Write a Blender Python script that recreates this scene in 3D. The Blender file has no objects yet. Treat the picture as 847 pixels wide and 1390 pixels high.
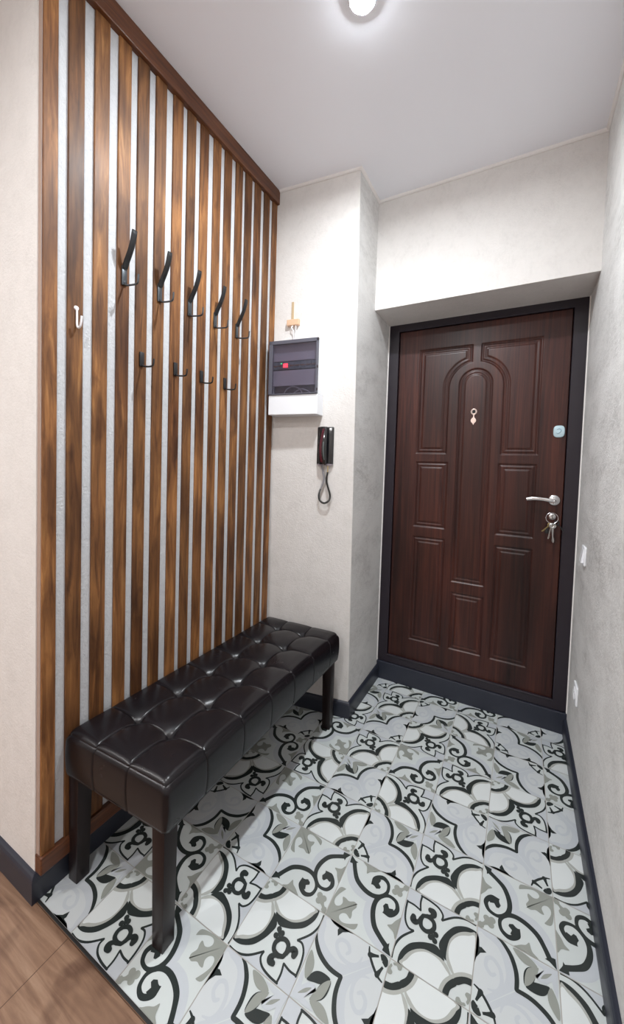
import bpy, bmesh, math, random
import numpy as np
from mathutils import Vector, Matrix
random.seed(7)
S = bpy.context.scene
COL = S.collection

# ------------------------------------------------------------------ materials
def new_mat(name):
    m = bpy.data.materials.new(name); m.use_nodes = True
    return m, m.node_tree, m.node_tree.nodes['Principled BSDF']
def plain(name, col, rough=.5, metal=0, spec=.5, coat=0, coatr=.1, bump=0, bscale=200):
    m, t, b = new_mat(name)
    b.inputs['Base Color'].default_value = (*col, 1)
    b.inputs['Roughness'].default_value = rough
    b.inputs['Metallic'].default_value = metal
    b.inputs['Specular IOR Level'].default_value = spec
    b.inputs['Coat Weight'].default_value = coat
    b.inputs['Coat Roughness'].default_value = coatr
    if bump:
        tc = t.nodes.new('ShaderNodeTexCoord'); n = t.nodes.new('ShaderNodeTexNoise')
        n.inputs['Scale'].default_value = bscale; n.inputs['Detail'].default_value = 4
        bp = t.nodes.new('ShaderNodeBump'); bp.inputs['Strength'].default_value = bump; bp.inputs['Distance'].default_value = .002
        t.links.new(tc.outputs['Object'], n.inputs['Vector']); t.links.new(n.outputs['Fac'], bp.inputs['Height'])
        t.links.new(bp.outputs['Normal'], b.inputs['Normal'])
    return m
def emis(name, col, strength):
    m, t, b = new_mat(name)
    b.inputs['Base Color'].default_value = (*col, 1)
    b.inputs['Emission Color'].default_value = (*col, 1)
    b.inputs['Emission Strength'].default_value = strength
    return m
def mapping(t, scale, coord='Object'):
    tc = t.nodes.new('ShaderNodeTexCoord'); mp = t.nodes.new('ShaderNodeMapping')
    mp.inputs['Scale'].default_value = scale
    t.links.new(tc.outputs[coord], mp.inputs['Vector']); return mp
def noise(t, vec, scale, detail=4, rough=.55, dist=0, w=None):
    n = t.nodes.new('ShaderNodeTexNoise')
    n.inputs['Scale'].default_value = scale; n.inputs['Detail'].default_value = detail
    n.inputs['Roughness'].default_value = rough; n.inputs['Distortion'].default_value = dist
    t.links.new(vec, n.inputs['Vector'])
    if w is not None:
        n.noise_dimensions = '4D'; t.links.new(w, n.inputs['W'])
    return n
def ramp(t, fac, stops):
    r = t.nodes.new('ShaderNodeValToRGB'); e = r.color_ramp.elements
    while len(e) < len(stops): e.new(.5)
    for k, (p, c) in enumerate(stops):
        e[k].position = p; e[k].color = (*c, 1)
    t.links.new(fac, r.inputs['Fac']); return r
def mix(t, fac, a, b, mode='MIX'):
    m = t.nodes.new('ShaderNodeMix'); m.data_type = 'RGBA'; m.blend_type = mode
    for s, v in ((0, fac), (6, a), (7, b)):
        if hasattr(v, 'is_output'): t.links.new(v, m.inputs[s])
        elif s == 0: m.inputs[0].default_value = v
        else: m.inputs[s].default_value = (*v, 1)
    return m.outputs[2]

def plaster(name, base, dark, streak=(6, 6, 1.2), bump=.35, mott=.5, fine=(1, 1, .7)):
    m, t, b = new_mat(name)
    mp = mapping(t, (1, 1, 1)); ms = mapping(t, streak)
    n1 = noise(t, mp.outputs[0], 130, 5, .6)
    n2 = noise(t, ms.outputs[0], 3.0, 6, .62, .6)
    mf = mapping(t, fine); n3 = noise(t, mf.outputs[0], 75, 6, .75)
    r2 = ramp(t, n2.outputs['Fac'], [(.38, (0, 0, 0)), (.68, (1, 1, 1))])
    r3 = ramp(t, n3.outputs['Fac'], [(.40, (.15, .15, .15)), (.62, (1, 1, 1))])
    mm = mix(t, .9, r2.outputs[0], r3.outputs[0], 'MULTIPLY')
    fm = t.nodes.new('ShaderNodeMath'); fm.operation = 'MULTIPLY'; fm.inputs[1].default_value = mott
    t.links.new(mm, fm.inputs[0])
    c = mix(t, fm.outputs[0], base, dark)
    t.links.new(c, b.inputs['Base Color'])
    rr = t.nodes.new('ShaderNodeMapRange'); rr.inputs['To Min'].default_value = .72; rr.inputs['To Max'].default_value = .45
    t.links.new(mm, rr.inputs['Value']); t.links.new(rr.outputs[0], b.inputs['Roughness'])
    ad = t.nodes.new('ShaderNodeMath'); ad.operation = 'ADD'
    t.links.new(n1.outputs['Fac'], ad.inputs[0]); t.links.new(n3.outputs['Fac'], ad.inputs[1])
    bp = t.nodes.new('ShaderNodeBump'); bp.inputs['Strength'].default_value = bump; bp.inputs['Distance'].default_value = .0025
    t.links.new(ad.outputs[0], bp.inputs['Height']); t.links.new(bp.outputs['Normal'], b.inputs['Normal'])
    return m

def wood(name, stops, stretch=(30, 30, 1.3), rough=.38, coat=.3, patch=None, bump=.15, rand=True, fine=1.0, figure=False):
    """stained or veneered timber with the grain along z (object space)"""
    m, t, b = new_mat(name)
    mp = mapping(t, stretch); ml = mapping(t, (stretch[0] * .35, stretch[1] * .35, stretch[2] * 1.6))
    w = None
    if rand:
        oi = t.nodes.new('ShaderNodeObjectInfo'); mu = t.nodes.new('ShaderNodeMath'); mu.operation = 'MULTIPLY'; mu.inputs[1].default_value = 37
        t.links.new(oi.outputs['Random'], mu.inputs[0]); w = mu.outputs[0]
    g = noise(t, mp.outputs[0], 2.2 * fine, 7, .65, 1.2, w)
    r = ramp(t, g.outputs['Fac'], stops)
    col = r.outputs[0]
    if patch:
        p = noise(t, ml.outputs[0], .9, 3, .5, .4, w)
        pr = ramp(t, p.outputs['Fac'], [(.38, (0, 0, 0)), (.68, (1, 1, 1))])
        col = mix(t, pr.outputs[0], col, patch, 'MULTIPLY')
    if figure:
        # cathedral figure and small knots of stained softwood
        mk = mapping(t, (11, 11, .55)); wv = t.nodes.new('ShaderNodeTexWave'); wv.wave_type = 'RINGS'; wv.rings_direction = 'Y'
        wv.inputs['Scale'].default_value = 1.6; wv.inputs['Distortion'].default_value = 4.5; wv.inputs['Detail'].default_value = 4; wv.inputs['Detail Scale'].default_value = 1.3
        ofs = t.nodes.new('ShaderNodeVectorMath'); ofs.operation = 'ADD'; t.links.new(mk.outputs[0], ofs.inputs[0])
        cb = t.nodes.new('ShaderNodeCombineXYZ'); t.links.new(w, cb.inputs[2]); t.links.new(cb.outputs[0], ofs.inputs[1]); t.links.new(ofs.outputs[0], wv.inputs['Vector'])
        fr = ramp(t, wv.outputs['Fac'], [(.15, (.62, .56, .52)), (.55, (1, 1, 1)), (.9, (1.25, 1.22, 1.15))])
        col = mix(t, .55, col, fr.outputs[0], 'MULTIPLY')
        k2 = noise(t, mapping(t, (13, 13, 4.5)).outputs[0], 1.6, 3, .5, .6, w)
        kr2 = ramp(t, k2.outputs['Fac'], [(.28, (.45, .38, .34)), (.42, (1, 1, 1))])
        col = mix(t, .8, col, kr2.outputs[0], 'MULTIPLY')
    if rand:
        hv = t.nodes.new('ShaderNodeHueSaturation'); mr = t.nodes.new('ShaderNodeMapRange')
        mr.inputs['To Min'].default_value = .85 if not figure else 1.0; mr.inputs['To Max'].default_value = 1.2 if not figure else 1.75
        t.links.new(oi.outputs['Random'], mr.inputs['Value']); t.links.new(mr.outputs[0], hv.inputs['Value'])
        t.links.new(col, hv.inputs['Color']); col = hv.outputs[0]
    t.links.new(col, b.inputs['Base Color'])
    b.inputs['Roughness'].default_value = rough; b.inputs['Specular IOR Level'].default_value = .32
    b.inputs['Coat Weight'].default_value = coat; b.inputs['Coat Roughness'].default_value = .28
    bp = t.nodes.new('ShaderNodeBump'); bp.inputs['Strength'].default_value = bump; bp.inputs['Distance'].default_value = .001
    t.links.new(g.outputs['Fac'], bp.inputs['Height']); t.links.new(bp.outputs['Normal'], b.inputs['Normal'])
    return m

M = {}
M['plaster'] = plaster('plaster_cream', (.70, .67, .645), (.54, .515, .49), (6, 6, 5), .5, .5)
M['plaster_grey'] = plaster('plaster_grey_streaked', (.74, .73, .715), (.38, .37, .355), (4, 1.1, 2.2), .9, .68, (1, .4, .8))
M['gap'] = plaster('rough_plaster_white', (.53, .54, .56), (.38, .39, .40), (20, 20, 20), 1.0, .5)
M['edge'] = plain('plaster_edge_tan', (.36, .26, .21), .8, bump=.6, bscale=90)
M['ceiling'] = plain('ceiling_white', (.86, .87, .92), .55)
M['cove'] = plain('cove_white', (.8, .77, .75), .5)
M['skirt'] = plain('skirting_slate', (.020, .023, .036), .4)
M['slat'] = wood('stained_pine', [(.24, (.030, .012, .005)), (.42, (.100, .041, .014)), (.58, (.175, .078, .026)), (.76, (.30, .155, .058))],
                 (20, 20, 1.5), .56, .04, patch=(.42, .36, .33), bump=.3, figure=True)
M['rail'] = wood('stained_rail', [(.28, (.045, .015, .007)), (.55, (.14, .048, .017)), (.78, (.22, .09, .03))], (26, 1.6, 26), .4, .25, patch=(.6, .5, .45), rand=False)
M['door'] = wood('mahogany_veneer', [(.28, (.018, .005, .005)), (.50, (.052, .014, .010)), (.74, (.095, .027, .016))], (22, 22, .6), .36, .12, patch=(.38, .40, .42), bump=.05, rand=False)
M['frame'] = plain('door_frame_dark', (.016, .011, .017), .36, bump=.1, bscale=400)
M['leather'] = None
M['leg'] = plain('leg_dark_lacquer', (.012, .006, .006), .36, spec=.28)
M['black'] = plain('hook_black_rubber', (.008, .008, .009), .5)
M['steel'] = plain('hook_blackened_steel', (.10, .11, .12), .35, metal=.9)
M['chrome'] = plain('chrome', (.75, .75, .76), .18, metal=1)
M['chromeR'] = plain('satin_nickel', (.55, .54, .52), .35, metal=1)
M['brass'] = plain('brass_key', (.62, .48, .22), .3, metal=1)
M['white'] = plain('white_plastic', (.82, .83, .86), .35)
M['whitehook'] = plain('white_enamel', (.80, .78, .80), .3)
M['ibody'] = plain('intercom_black', (.006, .006, .008), .16, coat=.5)
M['igrey_refl'] = plain('intercom_grey_reflection', (.10, .12, .12), .3)  # grey reflection on the gloss, put into the colour
M['ired_refl'] = plain('intercom_maroon_reflection', (.06, .004, .012), .2, coat=.4)  # maroon reflection of the door, put into the colour
M['isil'] = plain('intercom_silver', (.42, .38, .44), .35)
M['cord'] = plain('cord_black', (.02, .02, .018), .45)
M['cordg'] = plain('cord_grey', (.30, .29, .31), .45)
M['pale_wood'] = plain('terminal_block_peach', (.66, .43, .28), .6)
M['pale_strip'] = plain('cable_strip_beige', (.48, .36, .22), .6)
M['pgrey'] = plain('panel_inner_grey', (.46, .43, .47), .45)
M['pteal'] = plain('module_grey', (.13, .17, .19), .4)
M['pdark'] = plain('panel_dark', (.03, .022, .028), .5)
M['prail'] = plain('din_rail_copper', (.22, .12, .08), .4, metal=.6)
M['red_led'] = emis('relay_display_red', (1, .03, .05), 4)
M['green_led'] = emis('relay_lamp_green', (.1, 1, .3), 1.5)
M['latch'] = plain('latch_pale_blue', (.50, .66, .72), .25)
M['latch2'] = plain('latch_ridge_blue', (.30, .45, .55), .3)
M['peep'] = plain('peephole_pale_gold', (.80, .62, .55), .3, metal=.5)
M['dark'] = plain('dark_void', (.01, .01, .01), .6)
M['lamp'] = emis('lamp_diffuser_glow', (.90, .96, 1), 350)
M['lampring'] = plain('lamp_ring_white', (.85, .87, .9), .3)
def smoked(name):
    m, t, b = new_mat(name)
    out = t.nodes['Material Output']
    tr = t.nodes.new('ShaderNodeBsdfTransparent'); tr.inputs[0].default_value = (.80, .79, .84, 1)
    gl = t.nodes.new('ShaderNodeBsdfGlossy'); gl.inputs[0].default_value = (.8, .8, .9, 1); gl.inputs['Roughness'].default_value = .2
    df = t.nodes.new('ShaderNodeBsdfDiffuse'); df.inputs[0].default_value = (.10, .10, .13, 1)
    m1 = t.nodes.new('ShaderNodeMixShader'); m1.inputs[0].default_value = .16
    m2 = t.nodes.new('ShaderNodeMixShader'); m2.inputs[0].default_value = .06
    t.links.new(tr.outputs[0], m1.inputs[1]); t.links.new(df.outputs[0], m1.inputs[2])
    t.links.new(m1.outputs[0], m2.inputs[1]); t.links.new(gl.outputs[0], m2.inputs[2]); t.links.new(m2.outputs[0], out.inputs[0])
    return m
M['smoke'] = smoked('smoked_clear_plastic')
M['smokeframe'] = plain('smoked_lid_rim', (.10, .10, .125), .3)
def leather():
    m, t, b = new_mat('leather_espresso')
    mp = mapping(t, (1, 1, 1))
    n = noise(t, mp.outputs[0], 14, 4, .6, .5); f = noise(t, mp.outputs[0], 420, 3, .6)
    c = ramp(t, n.outputs['Fac'], [(.3, (.004, .0035, .005)), (.7, (.008, .006, .0075))])
    t.links.new(c.outputs[0], b.inputs['Base Color'])
    rr = t.nodes.new('ShaderNodeMapRange'); rr.inputs['To Min'].default_value = .24; rr.inputs['To Max'].default_value = .29
    t.links.new(n.outputs['Fac'], rr.inputs['Value']); t.links.new(rr.outputs[0], b.inputs['Roughness'])
    b.inputs['Specular IOR Level'].default_value = .36
    bp = t.nodes.new('ShaderNodeBump'); bp.inputs['Strength'].default_value = .12; bp.inputs['Distance'].default_value = .001
    t.links.new(f.outputs['Fac'], bp.inputs['Height']); t.links.new(bp.outputs['Normal'], b.inputs['Normal'])
    return m
M['leather'] = leather()
def planks():
    m, t, b = new_mat('oak_laminate_planks')
    mp = mapping(t, (1, 1, 1))
    br = t.nodes.new('ShaderNodeTexBrick'); br.offset = .37
    br.inputs['Scale'].default_value = 1; br.inputs['Brick Width'].default_value = 1.2; br.inputs['Row Height'].default_value = .19
    br.inputs['Mortar Size'].default_value = .0012; br.inputs['Mortar Smooth'].default_value = .2
    br.inputs['Color1'].default_value = (.20, .20, .20, 1); br.inputs['Color2'].default_value = (.8, .8, .8, 1)
    sh = t.nodes.new('ShaderNodeMapping'); sh.inputs['Location'].default_value = (.118 + .9, .003, 0)
    t.links.new(mp.outputs[0], sh.inputs['Vector']); t.links.new(sh.outputs[0], br.inputs['Vector'])
    ms = mapping(t, (1.1, 14, 1))
    g = noise(t, ms.outputs[0], 2.4, 7, .62, 1.4); kn = noise(t, mp.outputs[0], 5.5, 3, .5, .8)
    r = ramp(t, g.outputs['Fac'], [(.25, (.12, .064, .040)), (.5, (.225, .132, .085)), (.75, (.33, .215, .145))])
    kr = ramp(t, kn.outputs['Fac'], [(.55, (1, 1, 1)), (.75, (.5, .45, .45))])
    c = mix(t, 1, r.outputs[0], kr.outputs[0], 'MULTIPLY')
    c = mix(t, .12, c, br.outputs['Color'], 'OVERLAY')
    c = mix(t, br.outputs['Fac'], c, (.07, .035, .02))
    t.links.new(c, b.inputs['Base Color']); b.inputs['Roughness'].default_value = .36
    return m
M['planks'] = planks()
TC = {'base': (.525, .565, .560), 'lav': (.465, .495, .525), 'ghost': (.515, .545, .555), 'petal': (.61, .645, .645), 'grey': (.26, .275, .25),
      'taupe': (.37, .385, .36), 'ink': (.026, .032, .031)}
for k, c in TC.items(): M['t_' + k] = plain('tile_glaze_' + k, c, .24, spec=.45)
M['grout'] = plain('tile_grout', (.36, .34, .31), .8)

# ------------------------------------------------------------------ mesh helpers
def link(name, me, parent=None, loc=None):
    o = bpy.data.objects.new(name, me); COL.objects.link(o)
    if parent: o.parent = parent
    if loc: o.location = loc
    return o
def from_bm(name, bm, mat, parent=None, smooth=False, loc=None):
    bmesh.ops.recalc_face_normals(bm, faces=bm.faces)
    me = bpy.data.meshes.new(name); bm.to_mesh(me); bm.free()
    me.materials.append(M[mat] if isinstance(mat, str) else mat)
    if smooth:
        for p in me.polygons: p.use_smooth = True
        me.set_sharp_from_angle(angle=math.radians(38))
    return link(name, me, parent, loc)
def box(bm, a, b, bev=0, seg=2):
    r = bmesh.ops.create_cube(bm, size=1)
    vs = r['verts']
    for v in vs:
        v.co = Vector([(a[i] + b[i]) / 2 + v.co[i] * (b[i] - a[i]) for i in range(3)])
    if bev:
        es = list({e for v in vs for e in v.link_edges})
        bmesh.ops.bevel(bm, geom=es, offset=bev, segments=seg, affect='EDGES', profile=.5)
def prism(bm, poly, z0, z1, zf0=None):
    """poly: list of (x,y) bottom; poly may be a pair (bottom, top)"""
    if isinstance(poly, tuple): pb, pt = poly
    else: pb = pt = poly
    vb = [bm.verts.new((x, y, z0)) for x, y in pb]; vt = [bm.verts.new((x, y, z1)) for x, y in pt]
    n = len(vb)
    bm.faces.new(vb[::-1]); bm.faces.new(vt)
    for i in range(n): bm.faces.new((vb[i], vb[(i + 1) % n], vt[(i + 1) % n], vt[i]))
def catmull(pts, n=6, closed=False):
    P = [np.array(p, float) for p in pts]; out = []
    N = len(P)
    rng = range(N if closed else N - 1)
    for i in rng:
        if closed: a, b, c, d = P[i - 1], P[i], P[(i + 1) % N], P[(i + 2) % N]
        else: a, b, c, d = P[max(i - 1, 0)], P[i], P[i + 1], P[min(i + 2, N - 1)]
        for k in range(n):
            t = k / n
            out.append(.5 * ((2 * b) + (-a + c) * t + (2 * a - 5 * b + 4 * c - d) * t * t + (-a + 3 * b - 3 * c + d) * t ** 3))
    if not closed: out.append(P[-1])
    return out
def sweep(bm, path, prof_fn, closed=False, up=(0, 1, 0)):
    """sweep a cross-section along a path; prof_fn(i, n) -> list of (a, b) offsets along (side, other)"""
    n = len(path); rings = []
    path = [Vector(p) for p in path]
    prev = None
    for i, p in enumerate(path):
        if closed: tg = path[(i + 1) % n] - path[i - 1]
        else: tg = path[min(i + 1, n - 1)] - path[max(i - 1, 0)]
        tg.normalize()
        s = Vector(up) if prev is None else prev
        s = s - tg * s.dot(tg)
        if s.length < 1e-5: s = tg.orthogonal()
        s.normalize(); prev = s; o = tg.cross(s)
        rings.append([bm.verts.new(p + s * a + o * b) for a, b in prof_fn(i, n)])
    m = len(rings[0])
    for i in range(n if closed else n - 1):
        A, B = rings[i], rings[(i + 1) % n]
        for k in range(m): bm.faces.new((A[k], A[(k + 1) % m], B[(k + 1) % m], B[k]))
    if not closed:
        bm.faces.new(rings[0][::-1]); bm.faces.new(rings[-1])
def tube(bm, path, r, seg=10, closed=False, taper=None, up=(0, 1, 0)):
    def pf(i, n):
        rr = r if taper is None else r * taper(i / (n - 1))
        return [(math.cos(a) * rr, math.sin(a) * rr) for a in [2 * math.pi * k / seg for k in range(seg)]]
    sweep(bm, path, pf, closed, up)
def lathe(bm, prof, seg=48, mat=None):
    """prof: list of (r, z); revolve about z, optional matrix"""
    rings = []
    T = mat or Matrix.Identity(4)
    for r, z in prof:
        if r < 1e-6: rings.append([bm.verts.new(T @ Vector((0, 0, z)))])
        else: rings.append([bm.verts.new(T @ Vector((r * math.cos(2 * math.pi * k / seg), r * math.sin(2 * math.pi * k / seg), z))) for k in range(seg)])
    for a, b in zip(rings, rings[1:]):
        if len(a) == 1 and len(b) == 1: continue
        for k in range(seg):
            k2 = (k + 1) % seg
            if len(a) == 1: bm.faces.new((a[0], b[k], b[k2]))
            elif len(b) == 1: bm.faces.new((a[k], b[0], a[k2]))
            else: bm.faces.new((a[k], b[k], b[k2], a[k2]))
    if len(rings[0]) > 1: bm.faces.new(rings[0][::-1])
    if len(rings[-1]) > 1: bm.faces.new(rings[-1])
def empty(name, loc, rz=0):
    o = bpy.data.objects.new(name, None); COL.objects.link(o); o.location = loc; o.rotation_euler = (0, 0, rz)
    o.empty_display_size = .05
    return o
def tag(o, label, cat, group=None):
    o['label'] = label; o['category'] = cat
    if group: o['group'] = group
    return o
def struct(o):
    o['kind'] = 'structure'; return o
def dup_tree(root, loc, rz=None):
    r = root.copy(); COL.objects.link(r); r.location = loc
    if rz is not None: r.rotation_euler = (0, 0, rz)
    for ch in list(root.children):
        c = ch.copy(); COL.objects.link(c); c.parent = r
        for g in list(ch.children):
            d = g.copy(); COL.objects.link(d); d.parent = c
    return r
TILES = {
 'A': [
  ('M','lav',0,False,[(0.774,0.772),(0.876,0.795),(0.977,0.801),(0.97,0.663),(0.941,0.538),(0.876,0.466),(0.799,0.468),(0.934,0.312),(0.997,0.16),(0.996,0.014),(1.0,0.005),(1.0,1.0)]),
  ('S','ink',1,True,[(0.993,0.017,0.03),(0.994,0.162,0.029),(0.934,0.312,0.029),(0.805,0.463,0.027)]),
  ('S','ink',1,True,[(0.799,0.468,0.027),(0.876,0.466,0.028),(0.941,0.538,0.028),(0.97,0.663,0.028),(0.977,0.801,0.027)]),
  ('S','ink',1,True,[(0.981,0.793,0.027),(0.876,0.795,0.027),(0.774,0.772,0.026)]),
  ('P','ink',1,True,[(0.908,0.003),(0.905,0.134),(0.829,0.278),(0.726,0.362),(0.598,0.427),(0.464,0.451),(0.355,0.333),(0.552,0.342),(0.675,0.305),(0.791,0.207),(0.857,0.084),(0.85,0.005)]),
  ('P','taupe',1,True,[(0.85,0.005),(0.857,0.084),(0.791,0.207),(0.675,0.305),(0.552,0.342),(0.355,0.333),(0.248,0.22),(0.283,0.135),(0.334,0.012)]),
  ('P','petal',1,True,[(0.818,0.01),(0.801,0.102),(0.733,0.218),(0.626,0.297),(0.519,0.324),(0.413,0.31),(0.325,0.256),(0.272,0.211),(0.309,0.133),(0.359,0.012)]),
  ('P','taupe',1,True,[(0.373,0.008),(0.333,0.138),(0.242,0.247),(0.216,0.216),(0.294,0.12),(0.326,0.004)]),
  ('P','ink',1,True,[(0.324,0.007),(0.294,0.12),(0.213,0.219),(0.171,0.169),(0.236,0.084),(0.26,-0.009)]),
  ('P','grey',1,True,[(0.165,0.007),(0.16,0.051),(0.126,0.065),(0.098,0.036),(0.063,0.046),(0.049,0.022),(0.105,0.003),(0.133,-0.005)]),
  ('S','ink',1,True,[(0.575,0.585,0.059),(0.644,0.55,0.058),(0.717,0.573,0.059),(0.742,0.649,0.059),(0.722,0.723,0.051)]),
  ('S','ink',1,True,[(0.575,0.585,0.054),(0.551,0.638,0.048)]),
  ('S','ink',1,True,[(0.741,0.674,0.062),(0.762,0.621,0.055),(0.805,0.586,0.078),(0.839,0.6,0.097),(0.845,0.639,0.075)]),
  ('C','ink',0,True,[(0.576,0.511),0.036]),
  ('C','ink',0,False,[(0.513,0.493),0.036]),
  ('S','ink',1,False,[(0.519,0.508,0.04),(0.578,0.58,0.029)]),
 ],
 'B': [
  ('P','lav',1,True,[(0.981,0.002),(0.863,-0.007),(0.689,0.051),(0.57,0.139),(0.492,0.266),(0.47,0.398),(0.474,0.473),(0.586,0.598),(0.578,0.471),(0.624,0.329),(0.753,0.187),(0.913,0.096)]),
  ('S','ink',1,True,[(0.915,0.089,0.071),(0.796,0.152,0.067),(0.692,0.225,0.074),(0.631,0.322,0.073),(0.597,0.432,0.072),(0.596,0.536,0.067),(0.631,0.628,0.066),(0.704,0.694,0.055),(0.781,0.717,0.048),(0.872,0.692,0.054),(0.917,0.612,0.064),(0.897,0.54,0.069),(0.833,0.485,0.083),(0.777,0.499,0.083)]),
  ('P','ink',0,True,[(0.731,0.453),(0.798,0.444),(0.892,0.48),(0.863,0.577),(0.805,0.556),(0.771,0.602),(0.738,0.594),(0.713,0.544),(0.744,0.49)]),
  ('P','ink',0,True,[(0.995,0.015),(0.924,0.019),(0.871,0.025),(0.877,0.086),(0.937,0.151),(0.943,0.099)]),
  ('M','grey',1,False,[(0.0,0.0),(0.145,0.007),(0.296,0.009),(0.444,0.044),(0.468,0.131),(0.422,0.109),(0.347,0.067),(0.271,0.041),(0.212,0.051),(0.188,0.093),(0.215,0.142),(0.272,0.163),(0.341,0.134),(0.35,0.182),(0.336,0.242),(0.371,0.314),(0.358,0.366)]),
  ('C','grey',0,False,[(0.815,0.817),0.045]),
  ('C','grey',0,True,[(0.89,0.83),0.045]),
  ('P','grey',1,True,[(0.814,0.89),(0.871,0.857),(0.912,0.884),(0.945,0.914),(0.999,0.94),(0.998,0.996),(0.955,0.989),(0.917,0.978),(0.91,0.934)]),
  ('P','grey',1,True,[(0.998,0.237),(0.949,0.295),(0.911,0.316),(0.845,0.339),(0.898,0.38),(0.93,0.44),(0.968,0.491),(1.001,0.512)]),
 ],
 'C': [
  ('P','lav',0,True,[(0.995,0.008),(1.006,0.245),(0.889,0.392),(0.728,0.47),(0.506,0.498),(-0.0,-0.0)]),
  ('P','ghost',1,True,[(0.88,0.015),(0.92,0.122),(0.882,0.26),(0.785,0.335),(0.613,0.385),(0.479,0.359),(0.375,0.285),(0.256,0.164),(0.061,0.028)]),
  ('S','lav',1,True,[(0.335,0.178,0.017),(0.371,0.288,0.039),(0.478,0.338,0.047),(0.617,0.317,0.048),(0.7,0.228,0.049),(0.668,0.153,0.049),(0.573,0.144,0.048),(0.512,0.209,0.047),(0.538,0.255,0.036)]),
  ('S','ink',1,True,[(0.996,0.256,0.016),(0.963,0.336,0.047),(0.867,0.433,0.06),(0.741,0.492,0.058),(0.631,0.512,0.055),(0.512,0.509,0.05)]),
  ('P','ink',0,True,[(0.002,0.531),(0.017,0.599),(0.066,0.683),(0.14,0.727),(0.075,0.759),(0.047,0.75),(0.037,0.839),(0.003,0.913),(0.029,0.863),(0.038,0.682)]),
  ('P','base',0,True,[(-0.0,-0.0),(0.3,0.01),(0.252,0.122),(0.193,0.195),(0.1,0.098)]),
  ('S','ink',1,True,[(0.294,0.021,0.017),(0.262,0.102,0.031),(0.192,0.185,0.035)]),
  ('S','ink',1,True,[(0.143,0.061,0.027),(0.199,0.084,0.039),(0.256,0.106,0.065)]),
  ('P','ink',1,True,[(0.032,0.031),(0.09,0.009),(0.13,0.031),(0.112,0.067),(0.09,0.086)]),
  ('P','ink',1,True,[(0.888,0.751),(0.838,0.64),(0.742,0.591),(0.615,0.602),(0.68,0.693),(0.79,0.733)]),
  ('P','grey',1,False,[(0.605,0.613),(0.609,0.737),(0.651,0.838),(0.766,0.902),(0.728,0.771),(0.673,0.666)]),
  ('P','grey',1,True,[(0.977,0.461),(0.898,0.526),(0.862,0.603),(0.866,0.688),(0.91,0.753),(0.977,0.621)]),
  ('M','lav',0,False,[(0.999,0.998),(0.979,0.885),(0.982,0.751),(0.97,0.67),(0.93,0.76),(0.915,0.833),(0.852,0.762),(0.766,0.748),(0.726,0.793)]),
  ('S','grey',1,False,[(0.919,0.918,0.008),(0.847,0.851,0.042),(0.793,0.796,0.008)]),
 ],
}
# ------------------------------------------------------------------ room shell
H = 2.74                     # ceiling height
W = 1.464                    # right wall
XP = .4717                   # side face of the pier between slat wall and door
YB = 1.425                   # front face of the bulkhead over the door
HB = 2.165                   # underside of the bulkhead
YD = 1.69                    # front of the door frame
yl = lambda z: 1.156 - .0155 * z      # far wall (fuse box wall) at its left end, slightly out of plumb
yr = lambda z: 1.2391 - .028 * z      # and at the pier corner
def shell(name, bm, mat): return struct(from_bm(name, bm, mat))

bm = bmesh.new(); box(bm, (-2.6, 0, -.05), (0, 2.0, H + .05)); shell('wall_left', bm, 'plaster')
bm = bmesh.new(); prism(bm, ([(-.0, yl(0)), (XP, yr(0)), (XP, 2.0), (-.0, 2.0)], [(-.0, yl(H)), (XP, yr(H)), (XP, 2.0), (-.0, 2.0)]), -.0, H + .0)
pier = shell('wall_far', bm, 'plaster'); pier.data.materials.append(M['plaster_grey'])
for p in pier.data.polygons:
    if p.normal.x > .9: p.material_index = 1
bm = bmesh.new(); box(bm, (XP, YB, HB), (W, 2.0, H)); shell('wall_back', bm, 'plaster')
bm = bmesh.new(); box(bm, (XP, 1.80, -.05), (W, 2.0, HB)); shell('wall_back', bm, 'plaster')
bm = bmesh.new(); box(bm, (W, -3.0, -.05), (W + .15, 2.0, H + .05)); shell('wall_right', bm, 'plaster_grey')
bm = bmesh.new(); box(bm, (-2.6, -3.15, -.05), (W + .15, -3.0, H + .05)); shell('wall_rear', bm, 'plaster')
bm = bmesh.new(); box(bm, (-2.75, -3.15, -.05), (-2.6, .3, H + .05)); shell('wall_hall', bm, 'plaster')
bm = bmesh.new(); box(bm, (-2.75, -3.15, H), (W + .15, 2.0, H + .1)); shell('ceiling', bm, 'ceiling')
bm = bmesh.new(); box(bm, (-2.7, -3.1, -.05), (W + .02, 0.0, 0)); shell('floor', bm, 'planks')

# thin cove bead where the ceiling meets the walls
def run_path(name, pts, prof, mat, cuts=None, z0=0):
    """profile (d, z) swept with mitred corners along wall line pts; the room is on the right-hand side"""
    n = len(pts); P = [Vector((*p, 0)) for p in pts]
    def off(i, d):
        res = []
        for a, b in ((i - 1, i), (i, i + 1)):
            if a < 0 or b >= n: continue
            t = (P[b] - P[a]).normalized(); res.append((P[i] + Vector((t.y, -t.x, 0)) * d, t))
        if len(res) == 1: return res[0][0]
        (p, t), (q, s) = res
        den = t.x * s.y - t.y * s.x
        k = ((q.x - p.x) * s.y - (q.y - p.y) * s.x) / den
        return p + t * k
    for i in range(n - 1):
        bm = bmesh.new()
        A = [bm.verts.new((*off(i, d).xy, z0 + z)) for d, z in prof]; B = [bm.verts.new((*off(i + 1, d).xy, z0 + z)) for d, z in prof]
        m = len(prof)
        for k in range(m): bm.faces.new((A[k], A[(k + 1) % m], B[(k + 1) % m], B[k]))
        bm.faces.new(A[::-1]); bm.faces.new(B)
        struct(from_bm(name if isinstance(name, str) else name[i], bm, mat))
skirt = [(0, 0), (.015, 0), (.015, .062), (.0135, .072), (.010, .079), (.006, .083), (.0, .0845)]
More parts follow.
